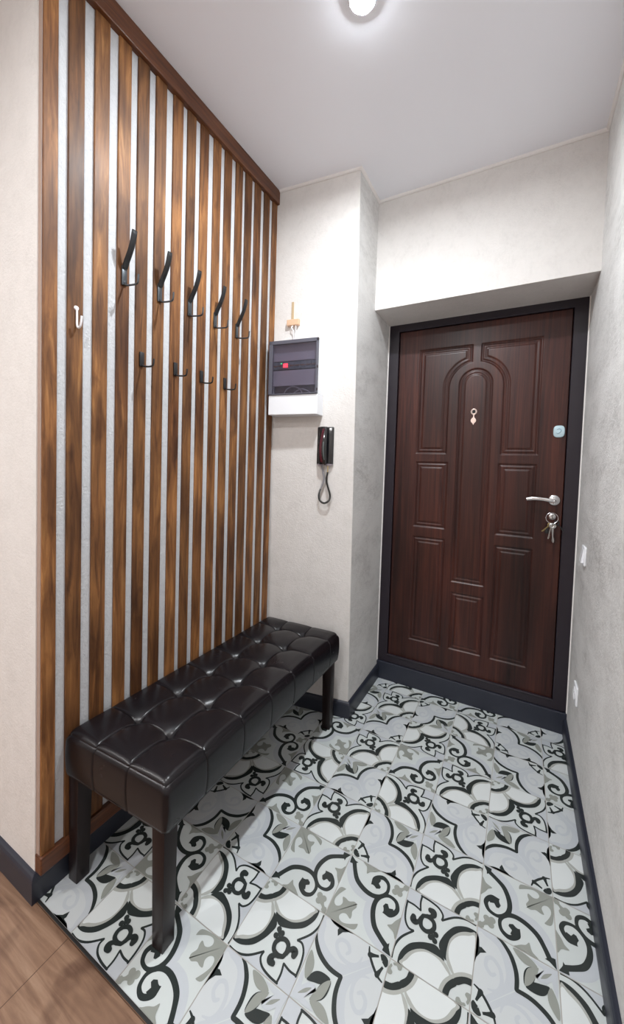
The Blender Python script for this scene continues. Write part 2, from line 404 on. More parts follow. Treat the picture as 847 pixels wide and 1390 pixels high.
run_path(['baseboard_hall', 'baseboard_left', 'baseboard_far', 'baseboard_pier'],
         [(-2.6, 0), (0, 0), (0, 1.156), (XP, 1.2391), (XP, YD)], skirt, 'skirt')
run_path(['baseboard_right'], [(W, YD), (W, -3.0)], skirt, 'skirt')
bead = [(0, 0), (0, -.010), (.004, -.010), (.010, -.005), (.012, 0)]
run_path('trim_1', [(0, yl(H)), (XP, yr(H)), (XP, YB), (W, YB), (W, -3.0)], bead, 'cove', z0=H)

# board that closes the step under the entrance door
bm = bmesh.new(); box(bm, (XP, YD - .008, 0), (W, 1.80, .110), .003); struct(from_bm('baseboard_back', bm, 'skirt'))
# dark joint strip between laminate and tiles
bm = bmesh.new(); box(bm, (.0, -.001, -.01), (W, .006, .0022), .001); struct(from_bm('trim_2', bm, 'dark'))

# ------------------------------------------------------------------ tiled floor
PX, PY, X0T, Y0T = .1966, .198, -.021, .006
LAY = {(0,0):'C SW',(1,0):'A NW',(2,0):'B NE',(3,0):'C SW',(4,0):'A SE',(5,0):'B NW',(6,0):'C NE',(7,0):'A NE',
 (0,1):'A NW',(1,1):'B SW',(2,1):'A SW',(3,1):'A NW',(4,1):'C NE',(5,1):'A NW',(6,1):'B SW',(7,1):'C SE',
 (0,2):'B NE',(1,2):'C NW',(2,2):'C SW',(3,2):'B NW',(4,2):'B SW',(5,2):'A SE',(6,2):'C SW',(7,2):'A SW',
 (0,3):'C SE',(1,3):'A NW',(2,3):'B NW',(3,3):'A SE',(4,3):'C SW',(5,3):'A SE',(6,3):'B NE',(7,3):'B SE',
 (0,4):'A SW',(1,4):'B SW',(2,4):'A NE',(3,4):'C SE',(4,4):'A SW',(5,4):'C NE',(6,4):'C SE',(7,4):'A NW',
 (0,5):'B NW',(1,5):'C SE',(2,5):'B SE',(3,5):'A SE',(4,5):'B NW',(5,5):'A SE',(6,5):'A NW',(7,5):'C NW',
 (2,6):'A NW',(3,6):'C SE',(4,6):'A NW',(5,6):'B NE',(6,6):'C NE',(7,6):'B NE',
 (2,7):'C SW',(3,7):'A SE',(4,7):'C NW',(5,7):'A SW',(6,7):'C SW',(7,7):'A SE',
 (2,8):'C SE',(3,8):'A SE',(4,8):'B NW',(5,8):'B NW',(6,8):'C SE',(7,8):'C NW'}
def tile_shapes(kind):
    """[(colour, layer, polygon list)] in the unit tile, motif centred on the corner (0,0) and mirrored about the diagonal"""
    out = []
    for L, (ty, c, sm, mir, pts) in enumerate(TILES[kind]):
        polys = []
        if ty == 'P':
            polys.append([tuple(p[:2]) for p in (catmull(pts, 4, True) if sm else pts)])
        elif ty == 'M':
            h = [tuple(p[:2]) for p in (catmull(pts, 4) if sm else pts)]
            polys.append(h + [(v, u) for u, v in h[::-1]]); mir = False
        elif ty == 'S':
            q = catmull(pts, 5); l = []; r = []
            for i, p in enumerate(q):
                a = q[max(i - 1, 0)]; b = q[min(i + 1, len(q) - 1)]
                d = (b - a)[:2]; d = d / (np.hypot(*d) + 1e-9); n = np.array([-d[1], d[0]]) * p[2] / 2
                l.append(tuple(p[:2] + n)); r.append(tuple(p[:2] - n))
            for i in range(len(q) - 1): polys.append(('q', i, [l[i], l[i + 1], r[i + 1], r[i]]))
            e = q[-1]; polys.append([(e[0] + e[2] / 2 * math.cos(a), e[1] + e[2] / 2 * math.sin(a)) for a in np.linspace(0, 2 * math.pi, 13)[:-1]])
        elif ty == 'C':
            (cx, cy), rr = pts
            polys.append([(cx + rr * math.cos(a), cy + rr * math.sin(a)) for a in np.linspace(0, 2 * math.pi, 17)[:-1]])
        # every overlapping piece of one motif gets a hair of height of its own (glaze thickness)
        pz = []; k = 0
        for pl in polys:
            if isinstance(pl, tuple): pz.append(((pl[1] % 4) * .000005, pl[2]))
            else: pz.append((.000022 if k or len(polys) > 1 else 0, pl))
        if mir: pz += [(dz + .000045, [(v, u) for u, v in pl]) for dz, pl in pz]
        out.append((c, L + 1, pz))
    return out
SH = {k: tile_shapes(k) for k in TILES}
ORI = {'SW': lambda u, v: (u, v), 'SE': lambda u, v: (1 - u, v), 'NE': lambda u, v: (1 - u, 1 - v), 'NW': lambda u, v: (u, 1 - v)}
names = list(TC)
verts, faces, mids = [], [], []
def addpoly(pl, z, mi):
    s = sum(a[0] * b[1] - a[1] * b[0] for a, b in zip(pl, pl[1:] + pl[:1]))
    if s < 0: pl = pl[::-1]
    k = len(verts); verts.extend((x, y, z) for x, y in pl); faces.append(tuple(range(k, k + len(pl)))); mids.append(mi)
G = .0011
for (i, j), code in LAY.items():
    kind, o = code.split(); f = ORI[o]
    bx, by = X0T + i * PX, Y0T + j * PY
    lim = lambda t, p: min(max(t * p, G), p - G)
    def put(pl): return [(bx + lim(f(u, v)[0], PX), by + lim(f(u, v)[1], PY)) for u, v in pl]
    addpoly(put([(0, 0), (1, 0), (1, 1), (0, 1)]), 0, names.index('base'))
    for c, L, polys in SH[kind]:
        for dz, pl in polys: addpoly(put(pl), L * .00009 + dz, names.index(c))
gi = len(names)
k = len(verts); verts += [(-.02, 0, -.0008), (1.5, 0, -.0008), (1.5, 1.8, -.0008), (-.02, 1.8, -.0008)]; faces.append((k, k + 1, k + 2, k + 3)); mids.append(gi)
k = len(verts); verts += [(-.02, 0, -.03), (1.5, 0, -.03), (1.5, 1.8, -.03), (-.02, 1.8, -.03)]; faces.append((k + 3, k + 2, k + 1, k)); mids.append(gi)
t0 = k - 4
for a, b in ((0, 1), (1, 2), (2, 3), (3, 0)): faces.append((t0 + b, t0 + a, t0 + 4 + a, t0 + 4 + b)); mids.append(gi)
me = bpy.data.meshes.new('floor'); me.from_pydata(verts, [], faces)
for n in names: me.materials.append(M['t_' + n])
me.materials.append(M['grout'])
me.polygons.foreach_set('material_index', mids); me.update()
struct(link('floor', me))

# ------------------------------------------------------------------ slat wall
SL = [(.004, .042), (.07, .115), (.146, .193), (.224, .268), (.294, .338), (.365, .41), (.441, .487), (.509, .552), (.577, .622), (.651, .695), (.719, .764),
      (.792, .839), (.86, .908), (.931, .979), (1.006, 1.052), (1.078, 1.120)]
XF, XG = .0245, .0175
sw = empty('slat_wall_panel', (0, .56, .09)); B0 = Vector((0, .56, .09))
tag(sw, 'tall wall cladding of sixteen brown stained vertical slats over rough white plaster', 'wall panel')
def lbox(name, a, b, mat, parent, base, bev=0, smooth=False, seg=2):
    bm = bmesh.new(); box(bm, Vector(a) - base, Vector(b) - base, bev, seg); return from_bm(name, bm, mat, parent, smooth)
lbox('plaster_backing', (.0002, .003, .0848), (XG, 1.118, H - .002), 'gap', sw, B0)
pb = sw.children[0]; pb.data.materials.append(M['edge'])
for p in pb.data.polygons:
    if p.normal.y < -.9: p.material_index = 1
for a, b in SL:
    me_o = lbox('slat', (XG - .004, a, .135), (XF, b, 2.672), 'slat', sw, B0, .0012, seg=1)
bm = bmesh.new(); box(bm, Vector((.0005, -.001, 2.668)) - B0, Vector((.040, 1.118, H - .001)) - B0, .003)
tr = from_bm('top_rail', bm, 'rail', sw); tr['label'] = 'dark brown rail along the ceiling'
bm = bmesh.new(); box(bm, Vector((.0005, -.001, .086)) - B0, Vector((.034, 1.122, .140)) - B0, .004)
from_bm('bottom_rail', bm, 'rail', sw)
# ------------------------------------------------------------------ entrance door
dr = empty('entrance_door', (.9675, YD, .11)); B = Vector((.9675, YD, .11))
tag(dr, 'dark mahogany entrance door with arched moulded panels in a dark frame', 'door')
def door_leaf():
    x0, x1, z0, z1 = .537, 1.398, .158, 2.122; cx = .968
    def rect(a, b, c, d): return [(a, c), (b, c), (b, d), (a, d)]
    arc = lambda r, a0, a1, cz, n=14: [(cx + r * math.cos(t), cz + r * math.sin(t)) for t in np.linspace(a0, a1, n)]
    R1 = .138; a = math.acos(.021 / R1)
    TLp = [(.656, 1.400), (.830, 1.400)] + arc(R1, math.pi, math.pi - a, 1.772) + [(.947, 2.005), (.656, 2.005)]
    TRp = [(2 * cx - x, z) for x, z in TLp][::-1]
    CP = [(.884, .672), (1.058, .672)] + arc(.087, 0, math.pi, 1.785, 24)
    P = [TLp, TRp, CP, rect(.658, .840, .968, 1.352), rect(1.100, 1.278, .968, 1.352), rect(.658, .840, .282, .910), rect(1.100, 1.278, .282, .910), rect(.886, 1.058, .282, .613)]
    xs = np.linspace(x0, x1, 300); zs = np.linspace(z0, z1, 640)
    X, Z = np.meshgrid(xs, zs); Hh = np.zeros_like(X)
    pd = [-.01, 0, .003, .008, .014, .017, .022, .025, .030, .036, .5]; ph = [0, 0, -.0045, -.0060, -.0025, -.0020, -.0020, -.0045, -.0035, -.0004, 0]
    for pl in P:
        px = [p[0] for p in pl]; pz = [p[1] for p in pl]
        mk = (X > min(px) - .01) & (X < max(px) + .01) & (Z > min(pz) - .01) & (Z < max(pz) + .01)
        qx, qz = X[mk], Z[mk]; d = np.full(qx.shape, 9.); ins = np.zeros(qx.shape, bool)
        for (ax, az), (bx, bz) in zip(pl, pl[1:] + pl[:1]):
            ex, ez = bx - ax, bz - az
            t = np.clip(((qx - ax) * ex + (qz - az) * ez) / (ex * ex + ez * ez + 1e-12), 0, 1)
            d = np.minimum(d, np.hypot(qx - ax - t * ex, qz - az - t * ez))
            c = ((az > qz) != (bz > qz)) & (qx < (bx - ax) * (qz - az) / (bz - az + 1e-12) + ax)
            ins ^= c
        d = np.where(ins, d, -d)
        Hh[mk] += np.interp(d, pd, ph)
    yy = YD + .014 - Hh
    n, m = X.shape
    V = np.stack([X - B.x, yy - B.y, Z - B.z], -1).reshape(-1, 3)
    idx = np.arange(n * m).reshape(n, m)
    F = np.stack([idx[:-1, :-1], idx[:-1, 1:], idx[1:, 1:], idx[1:, :-1]], -1).reshape(-1, 4)
    V = V.tolist(); F = F.tolist(); k = len(V)
    yb = YD + .07
    V += [(x0 - B.x, yb - B.y, z0 - B.z), (x1 - B.x, yb - B.y, z0 - B.z), (x1 - B.x, yb - B.y, z1 - B.z), (x0 - B.x, yb - B.y, z1 - B.z)]
    F.append([k + 3, k + 2, k + 1, k])
    F.append(idx[0, ::-1].tolist() + [k, k + 1]); F.append(idx[-1, :].tolist() + [k + 2, k + 3])
    F.append(idx[:, 0].tolist() + [k + 3, k]); F.append(idx[::-1, -1].tolist() + [k + 1, k + 2])
    me = bpy.data.meshes.new('leaf'); me.from_pydata(V, [], F); me.materials.append(M['door'])
    me.polygons.foreach_set('use_smooth', [True] * (len(F) - 5) + [False] * 5); me.update()
    return link('leaf', me, dr)
leaf = door_leaf()
# frame: rounded outer corners at the top, stepped inner rebate
def frame_bm():
    bm = bmesh.new()
    fo = (XP + .001, W - .001, .111, 2.172); fi = (.534, 1.401, .160, 2.124)
    def ring(x0, x1, z0, z1, y, r):
        pts = []
        for cx_, cz_, a0 in ((x1 - r, z0 + r, -90), (x1 - r, z1 - r, 0), (x0 + r, z1 - r, 90), (x0 + r, z0 + r, 180)):
            for k in range(7):
                a = math.radians(a0 + 15 * k); pts.append(bm.verts.new((cx_ + r * math.cos(a) - B.x, y - B.y, cz_ + r * math.sin(a) - B.z)))
        return pts
    rs = [ring(*fo, YD + .09, .016), ring(*fo, YD + .003, .016), ring(fo[0] + .003, fo[1] - .003, fo[2] + .003, fo[3] - .003, YD, .014),
          ring(fi[0] - .002, fi[1] + .002, fi[2] - .002, fi[3] + .002, YD, .001), ring(*fi, YD + .002, .001), ring(*fi, YD + .09, .001)]
    m = len(rs[0])
    for a, b in zip(rs, rs[1:] + rs[:1]):
        for k in range(m): bm.faces.new((a[k], a[(k + 1) % m], b[(k + 1) % m], b[k]))
    return bm
from_bm('frame', frame_bm(), 'frame', dr)
bm = bmesh.new(); box(bm, Vector((.536, YD - .004, .152)) - B, Vector((1.399, YD + .012, .163)) - B, .003); from_bm('sill_strip', bm, 'frame', dr)
bm = bmesh.new()      # thin bead of light caulk round the frame
box(bm, (XP, YD - .007, .112), (XP + .0045, YD + .004, 2.172)); box(bm, (W - .0045, YD - .007, .112), (W, YD + .004, 2.172))
box(bm, (XP + .0045, YD - .007, 2.168), (W - .0045, YD + .004, 2.1735)); struct(from_bm('trim_3', bm, 'cove'))
# lever handle with round rose
def rotY(p): return Matrix.Translation(Vector(p) - B) @ Matrix.Rotation(math.radians(90), 4, 'X')
YL = YD + .014
bm = bmesh.new()
lathe(bm, [(0, .014), (.008, .014), (.012, .0125), (.020, .012), (.025, .009), (.0265, .004), (.0265, 0), (0, 0)], 48, rotY((1.361, YL, 1.174)))
hd = from_bm('door_handle', bm, 'chrome', dr, True); hd['label'] = 'chrome lever handle with round rose'
bm = bmesh.new()
path = catmull([(1.361 - B.x, YL - B.y - .012, 1.172 - B.z), (1.361 - B.x, YL - B.y - .040, 1.172 - B.z), (1.352 - B.x, YL - B.y - .049, 1.172 - B.z),
                (1.318 - B.x, YL - B.y - .050, 1.178 - B.z), (1.282 - B.x, YL - B.y - .048, 1.180 - B.z), (1.252 - B.x, YL - B.y - .045, 1.177 - B.z), (1.240 - B.x, YL - B.y - .043, 1.174 - B.z)], 6)
def lev(i, n):
    t = i / (n - 1); h = .0075 if t < .3 else .0085; w = .0075 if t < .3 else .0045
    return [(math.cos(a) * h, math.sin(a) * w) for a in [2 * math.pi * k / 14 for k in range(14)]]
sweep(bm, [Vector(p) for p in path], lev, up=(0, 0, 1))
lv = from_bm('lever', bm, 'chrome', hd, True)
bm = bmesh.new()
for k in range(14):
    x = 1.262 + k * .005; z = 1.1785 + .0015 * math.sin((x - 1.262) / .07 * math.pi)
    box(bm, Vector((x, YL - .0535, z - .006)) - B, Vector((x + .0016, YL - .0500, z + .006)) - B)
from_bm('lever_ridges', bm, 'chromeR', hd)
# lock escutcheon
bm = bmesh.new()
lathe(bm, [(0, .010), (.008, .010), (.0085, .006), (.012, .006), (.0155, .004), (.0165, 0), (0, 0)], 40, rotY((1.357, YL, 1.090)))
from_bm('lock_escutcheon', bm, 'chrome', dr, True)
# pale blue night-latch plate
bm = bmesh.new()
pts = []
for k in range(48):
    a = 2 * math.pi * k / 48; c, s = math.cos(a), math.sin(a)
    e = 3.2; r = (abs(c) ** e + abs(s) ** e) ** (-1 / e)
    pts.append((r * c * .0245, r * s * .0300))
lo = [bm.verts.new(Vector((1.366 + x, YL, 1.520 + z)) - B) for x, z in pts]; hi = [bm.verts.new(Vector((1.366 + x * .97, YL - .007, 1.520 + z * .97)) - B) for x, z in pts]
h2 = [bm.verts.new(Vector((1.366 + x * .86, YL - .0095, 1.520 + z * .86)) - B) for x, z in pts]
for a, b in ((lo, hi), (hi, h2)):
    for k in range(48): bm.faces.new((a[k], a[(k + 1) % 48], b[(k + 1) % 48], b[k]))
bm.faces.new(h2); bm.faces.new(lo[::-1])
nl = from_bm('night_latch_plate', bm, 'latch', dr, True); nl['label'] = 'pale blue rounded plate above the handle'
bm = bmesh.new(); tube(bm, [Vector(p) - B for p in catmull([(1.354, YL - .010, 1.514), (1.361, YL - .011, 1.510), (1.370, YL - .011, 1.516), (1.374, YL - .011, 1.526), (1.366, YL - .011, 1.534), (1.356, YL - .010, 1.530)], 5)], .0018, 8)
from_bm('latch_knob_ridge', bm, 'latch2', nl, True)
# peephole with its swung-down cover
bm = bmesh.new()
tube(bm, [Vector((.966 + .0125 * math.cos(a), YL - .004, 1.634 + .0135 * math.sin(a))) - B for a in np.linspace(0, 2 * math.pi, 33)[:-1]], .0042, 8, True)
ph_ = from_bm('peephole', bm, 'peep', dr, True); ph_['label'] = 'pale gold peephole ring with hanging cover'
bm = bmesh.new(); lathe(bm, [(0, .003), (.0095, .003), (.0095, 0), (0, 0)], 24, rotY((.966, YL, 1.634))); from_bm('lens', bm, 'dark', ph_, True)
bm = bmesh.new()
lf = [(.9632, 1.621), (.9632, 1.604), (.957, 1.598), (.9515, 1.589), (.953, 1.579), (.959, 1.573), (.9655, 1.562), (.971, 1.573), (.9775, 1.579), (.979, 1.589), (.974, 1.598), (.9688, 1.604), (.9688, 1.621)]
a = [bm.verts.new(Vector((x, YL - .0055, z)) - B) for x, z in lf]; b = [bm.verts.new(Vector((x, YL - .0015, z)) - B) for x, z in lf]
bm.faces.new(a); bm.faces.new(b[::-1])
for k in range(len(lf)): bm.faces.new((a[k], a[(k + 1) % len(lf)], b[(k + 1) % len(lf)], b[k]))
from_bm('peephole_cover', bm, 'peep', ph_)

# ------------------------------------------------------------------ keys in the lock
KB = Vector((1.357, YL - .012, 1.090)); ky = empty('key_bunch', KB)
tag(ky, 'bunch of keys on a steel ring hanging from the entrance door lock', 'keys')
bm = bmesh.new(); box(bm, (-.0012, -.018, -.004), (.0012, .0018, .004)); 
tube(bm, [Vector((0, -.026 + .010 * math.cos(a), .010 * math.sin(a))) for a in np.linspace(0, 2 * math.pi, 25)[:-1]], .0025, 8, True)
from_bm('inserted_key', bm, 'chromeR', ky, True)
bm = bmesh.new(); tube(bm, [Vector((-.003 + .0260 * math.cos(a), -.030 + .006 * math.sin(a), -.004 + .0260 * math.sin(a))) for a in np.linspace(0, 2 * math.pi, 41)[:-1]], .0015, 8, True)
from_bm('key_ring', bm, 'chrome', ky, True)
def key_bm(L, r, ang, at, tw):
    bm = bmesh.new()
    box(bm, (-.0025, -.0011, -L), (.0025, .0011, -r)); 
    for k in range(4): box(bm, (.002, -.0010, -L + .004 + k * .0045), (.0045 + .0012 * (k % 2), .0010, -L + .0065 + k * .0045))
    tube(bm, [Vector((r * .9 * math.cos(a), 0, r * math.sin(a) * .9)) for a in np.linspace(0, 2 * math.pi, 21)[:-1]], r * .34, 8, True)
    bmesh.ops.transform(bm, matrix=Matrix.Translation(at) @ Matrix.Rotation(ang, 4, 'Y') @ Matrix.Rotation(tw, 4, 'Z'), verts=bm.verts)
    return bm
from_bm('key', key_bm(.078, .011, .02, (.004, -.034, -.041), .3), 'chromeR', ky, True)
from_bm('key', key_bm(.070, .010, .16, (-.004, -.030, -.040), -.5), 'chromeR', ky, True)
from_bm('key', key_bm(.084, .011, -.10, (-.002, -.038, -.040), .1), 'chromeR', ky, True)
k4 = from_bm('key', key_bm(.050, .010, .75, (-.010, -.028, -.038), .5), 'brass', ky, True); k4['label'] = 'brass key'
k5 = from_bm('key_fob', key_bm(.050, .011, -.65, (.018, -.026, -.026), .4), 'dark', ky, True); k5['label'] = 'black key fob'
bm = bmesh.new(); box(bm, (-.030, -.024, -.085), (-.012, -.016, -.055), .004); from_bm('key_fob', bm, 'dark', ky, True)['label'] = 'black plastic fob'

# ------------------------------------------------------------------ tufted bench
BX0, BX1, BY0, BY1, BZ0, BZ1 = .0262, .4480, .080, 1.141, .345, .478
BB = Vector((.2415, .617, 0)); be = empty('tufted_bench', BB)
tag(be, 'long dark brown leather bench with tufted seat along the slatted wall', 'bench')
SX = [.162, .303]; SY = [.224, .390, .548, .706, .868, 1.032]
def coords(a, b, seams, step):
    s = set(np.round(np.linspace(a, b, int((b - a) / step) + 1), 5))
    for q in seams:
        for d in (-.012, -.008, -.005, -.003, -.0015, 0, .0015, .003, .005, .008, .012): s.add(round(q + d, 5))
    for d in (.002, .005, .009, .014, .02, .027, .035): s.add(round(a + d, 5)); s.add(round(b - d, 5))
    o = sorted(s); r = [o[0]]
    for v in o[1:]:
        if v - r[-1] > .0011: r.append(v)
    r[-1] = o[-1]
    return np.array(r)
def cushion():
    cx = coords(BX0, BX1, SX, .008); cy = coords(BY0, BY1, SY, .008)
    cz = np.array([BZ0, BZ0 + .004, BZ0 + .012] + list(np.linspace(BZ0 + .025, BZ1 - .035, 8)) + list(BZ1 - np.array([.027, .02, .014, .009, .005, .002, 0])))
    R = .024
    def dist(v, S): return min(abs(v - s) for s in S)
    def shape(x, y, z, face):
        # seam grooves
        gx, gy = dist(x, SX), dist(y, SY)
        gr = lambda d: math.exp(-(d / .0022) ** 2)
        q = Vector((x, y, z))
        tt = min(max((z - (BZ1 - R)) / R, 0), 1); RX_ = .011 + (R - .011) * tt
        c = Vector((min(max(x, BX0 + RX_), BX1 - RX_), min(max(y, BY0 + RX_), BY1 - RX_), min(max(z, BZ0 + .006), BZ1 - R)))
        d = q - c; d.x /= RX_; d.y /= RX_; d.z /= R
        if d.length > 1e-9:
            r = R if z >= BZ1 - R else R
            if z < BZ0 + .006: d.z *= .2
            # only round where at least two axes are outside the core
            outs = sum(abs(k) > 1e-7 for k in d)
            if outs >= 2: dn = d.normalized(); q = c + Vector((dn.x * RX_, dn.y * RX_, dn.z * R))
        q = Vector(q)
        # side bulge
        tz = (z - BZ0) / (BZ1 - BZ0); bul = .006 * math.sin(math.pi * min(max(tz, 0), 1))
        if face == 'top':
            ex = min(x - BX0, BX1 - x); ey = min(y - BY0, BY1 - y); ed = min(1, ex / .05) * min(1, ey / .05)
            def cell(v, S, a, b):
                L = [a] + S + [b]
                for s0, s1 in zip(L, L[1:]):
                    if v <= s1 + 1e-9: return (v - s0) / (s1 - s0)
                return 1
            u = cell(x, SX, BX0 - .05, BX1 + .05); v = cell(y, SY, BY0 - .06, BY1 + .06)
            puff = (max(math.sin(math.pi * u), 0) * max(math.sin(math.pi * v), 0)) ** .5
            # distance to nearest button
            rb = min(math.hypot(x - sx, (y - sy) * .9) for sx in SX for sy in SY)
            inx = SX[0] - .0 <= x <= SX[1]; iny = SY[0] <= y <= SY[-1]
            h = .0065 * puff * ed - .017 * math.exp(-rb / .013) - .006 * math.exp(-(rb / .04) ** 2) * ed
            h -= (.0022 * gr(gx) + .0018 * math.exp(-(gx / .012) ** 2)) * min(1, ey / .02) + (.0022 * gr(gy) + .0018 * math.exp(-(gy / .012) ** 2)) * min(1, ex / .02)
            q.z += h + .004
        else:
            if face in 'x':
                s = 1 if x > (BX0 + BX1) / 2 else -1
                if s > 0: q.x += s * (bul + (-.0028 * gr(gy)))
            else:
                s = 1 if y > (BY0 + BY1) / 2 else -1
                q.y += s * (bul * .8 - .0028 * gr(gx))
        return q
    bm = bmesh.new(); cache = {}
    def V(x, y, z, face):
        key = (round(x, 5), round(y, 5), round(z, 5))
        if key not in cache:
            f = face
            if abs(z - BZ1) < 1e-6: f = 'top'
            cache[key] = bm.verts.new(shape(x, y, z, f) - BB)
        return cache[key]
    def grid(A, Bq, fn):
        for i in range(len(A) - 1):
            for j in range(len(Bq) - 1):
                vs = [fn(A[i], Bq[j]), fn(A[i + 1], Bq[j]), fn(A[i + 1], Bq[j + 1]), fn(A[i], Bq[j + 1])]
                if len(set(vs)) == 4:
                    try: bm.faces.new(vs)
                    except ValueError: pass
    grid(cx, cy, lambda a, b: V(a, b, BZ1, 'top')); grid(cx, cy, lambda a, b: V(a, b, BZ0, 'bot') if False else V(a, b, BZ0, 'x' if a in (cx[0], cx[-1]) else 'y'))
    for x in (cx[0], cx[-1]): grid(cy, cz, lambda a, b: V(x, a, b, 'x'))
    for y in (cy[0], cy[-1]): grid(cx, cz, lambda a, b: V(a, y, b, 'y'))
    return bm
# underside kept flat: interior bottom vertices are reset
bm = cushion()
for v in bm.verts:
    if abs(v.co.z - BZ0) < .0015 and BX0 + .03 < v.co.x + BB.x < BX1 - .03 and BY0 + .03 < v.co.y + BB.y < BY1 - .03: v.co.z = BZ0
seat = from_bm('seat', bm, 'leather', be, True)
for p in seat.data.polygons: p.use_smooth = True
bm = bmesh.new(); box(bm, Vector((BX0 + .012, BY0 + .012, BZ0 - .010)) - BB, Vector((BX1 - .012, BY1 - .012, BZ0 + .006)) - BB, .001); from_bm('seat_frame', bm, 'leg', be)
for sx in (0, 1):
    for sy in (0, 1):
        xa = BX1 - .014 if sx else BX0 + .0015; ya = BY1 - .010 if sy else BY0 + .010
        dx, dy = (-1 if sx else 1), (-1 if sy else 1)
        bm = bmesh.new()
        def ring(w, z, ins): return [(xa + dx * a, ya + dy * b) for a, b in ((ins, ins), (w, ins), (w, w), (ins, w))]
        prism(bm, ([(x - BB.x, y - BB.y) for x, y in ring(.041, 0, .001)], [(x - BB.x, y - BB.y) for x, y in ring(.046, 0, 0)]), 0.0004, BZ0 - .004)
        bmesh.ops.recalc_face_normals(bm, faces=bm.faces)
        bmesh.ops.bevel(bm, geom=[e for e in bm.edges], offset=.0025, segments=2, affect='EDGES', profile=.5)
        from_bm('leg', bm, 'leg', be, True)

for ch in be.children:      # the bench stands a touch out of square with the wall
    for v in ch.data.vertices: v.co.y += .05 * v.co.x
# ------------------------------------------------------------------ coat hooks
def strap(i, n): 
    t = i / (n - 1); w = .0088; h = .0042 if t < .92 else .0030
    return [(w, h * .6), (w * .75, h), (-w * .75, h), (-w, h * .6), (-w, -h * .6), (-w * .75, -h), (w * .75, -h), (w, -h * .6)]
def make_double():
    e = empty('coat_hook', (XF, .246, 1.92))
    bm = bmesh.new(); box(bm, (0.0002, -.0095, -.030), (.006, .0095, .034), .002); 
    lathe(bm, [(0, .0022), (.0035, .0018), (.0042, 0), (0, 0)], 14, Matrix.Translation((.006, 0, .024)) @ Matrix.Rotation(math.radians(90), 4, 'Y'))
    lathe(bm, [(0, .0022), (.0035, .0018), (.0042, 0), (0, 0)], 14, Matrix.Translation((.006, 0, -.020)) @ Matrix.Rotation(math.radians(90), 4, 'Y'))
    from_bm('mounting_plate', bm, 'steel', e, True)
    bm = bmesh.new(); sweep(bm, [Vector(p) for p in catmull([(.006, 0, .026), (.016, 0, .046), (.030, 0, .068), (.042, 0, .092), (.050, 0, .116), (.0545, 0, .136)], 6)], strap, up=(0, 1, 0))
    p = from_bm('upper_prong', bm, 'black', e, True)
    bm = bmesh.new(); tube(bm, [Vector(p) for p in catmull([(.004, 0, -.026), (.020, 0, -.032), (.050, 0, -.036), (.068, 0, -.036), (.074, 0, -.028), (.076, 0, -.008)], 6)], .0031, 10)
    from_bm('lower_prong', bm, 'steel', e, True)
    return e
def make_single():
    e = empty('coat_hook', (XF, .316, 1.665))
    bm = bmesh.new(); box(bm, (0.0002, -.0085, -.024), (.007, .0085, .026), .002)
    from_bm('mounting_plate', bm, 'black', e, True)
    bm = bmesh.new(); tube(bm, [Vector(p) for p in catmull([(.004, 0, -.018), (.020, 0, -.025), (.044, 0, -.028), (.060, 0, -.027), (.065, 0, -.020), (.067, 0, -.004)], 6)], .0030, 10)
    from_bm('prong', bm, 'black', e, True)
    return e
ordn = ['nearest the camera, highest in the photo', 'second from the left', 'middle of the five', 'fourth from the left', 'last of the five, nearest the fuse box']
d0 = make_double()
for k, y in enumerate((.246, .387, .530, .673, .8155)):
    o = d0 if k == 0 else dup_tree(d0, (XF, y, 1.92))
    tag(o, 'tall black double coat hook, upper row, ' + ordn[k], 'coat hook', 'tall black hooks in the upper row')
s0 = make_single()
ord2 = ['leftmost of the four', 'second from the left', 'third from the left', 'rightmost of the four']
for k, y in enumerate((.316, .464, .600, .7415)):
    o = s0 if k == 0 else dup_tree(s0, (XF, y, 1.665))
    tag(o, 'small black single coat hook in the lower row, ' + ord2[k], 'coat hook', 'small black hooks in the lower row')
wh = empty('wall_hook', (XF, .0945, 1.73)); tag(wh, 'small white hook on the second slat from the left edge of the wall', 'coat hook')
bm = bmesh.new()
lathe(bm, [(0, .003), (.006, .0028), (.0072, 0), (0, 0)], 18, Matrix.Translation((.0, 0, .031)) @ Matrix.Rotation(math.radians(90), 4, 'Y'))
from_bm('mounting_plate', bm, 'whitehook', wh, True)
bm = bmesh.new(); tube(bm, [Vector(p) for p in catmull([(.003, 0, .030), (.0035, 0, .005), (.004, 0, -.018), (.010, 0, -.028), (.020, 0, -.026), (.025, 0, -.014), (.028, 0, .004)], 6)], .0030, 10)
from_bm('prong', bm, 'whitehook', wh, True)

# ------------------------------------------------------------------ fuse box on the far wall
ANG = math.atan2(yr(1.75) - yl(1.75), XP)
def far_y(x, z): return yl(z) + (yr(z) - yl(z)) * x / XP
fx0 = .038; FB = Vector((fx0, far_y(fx0, 1.76) - .001, 1.565)); fb = empty('fuse_box', FB, ANG)
tag(fb, 'white fuse box with a smoked hinged lid on the wall above the intercom', 'fuse box')
FW, FD, FH = .270, .085, .369       # width, depth, height (local x right, -y to the room)
bm = bmesh.new()
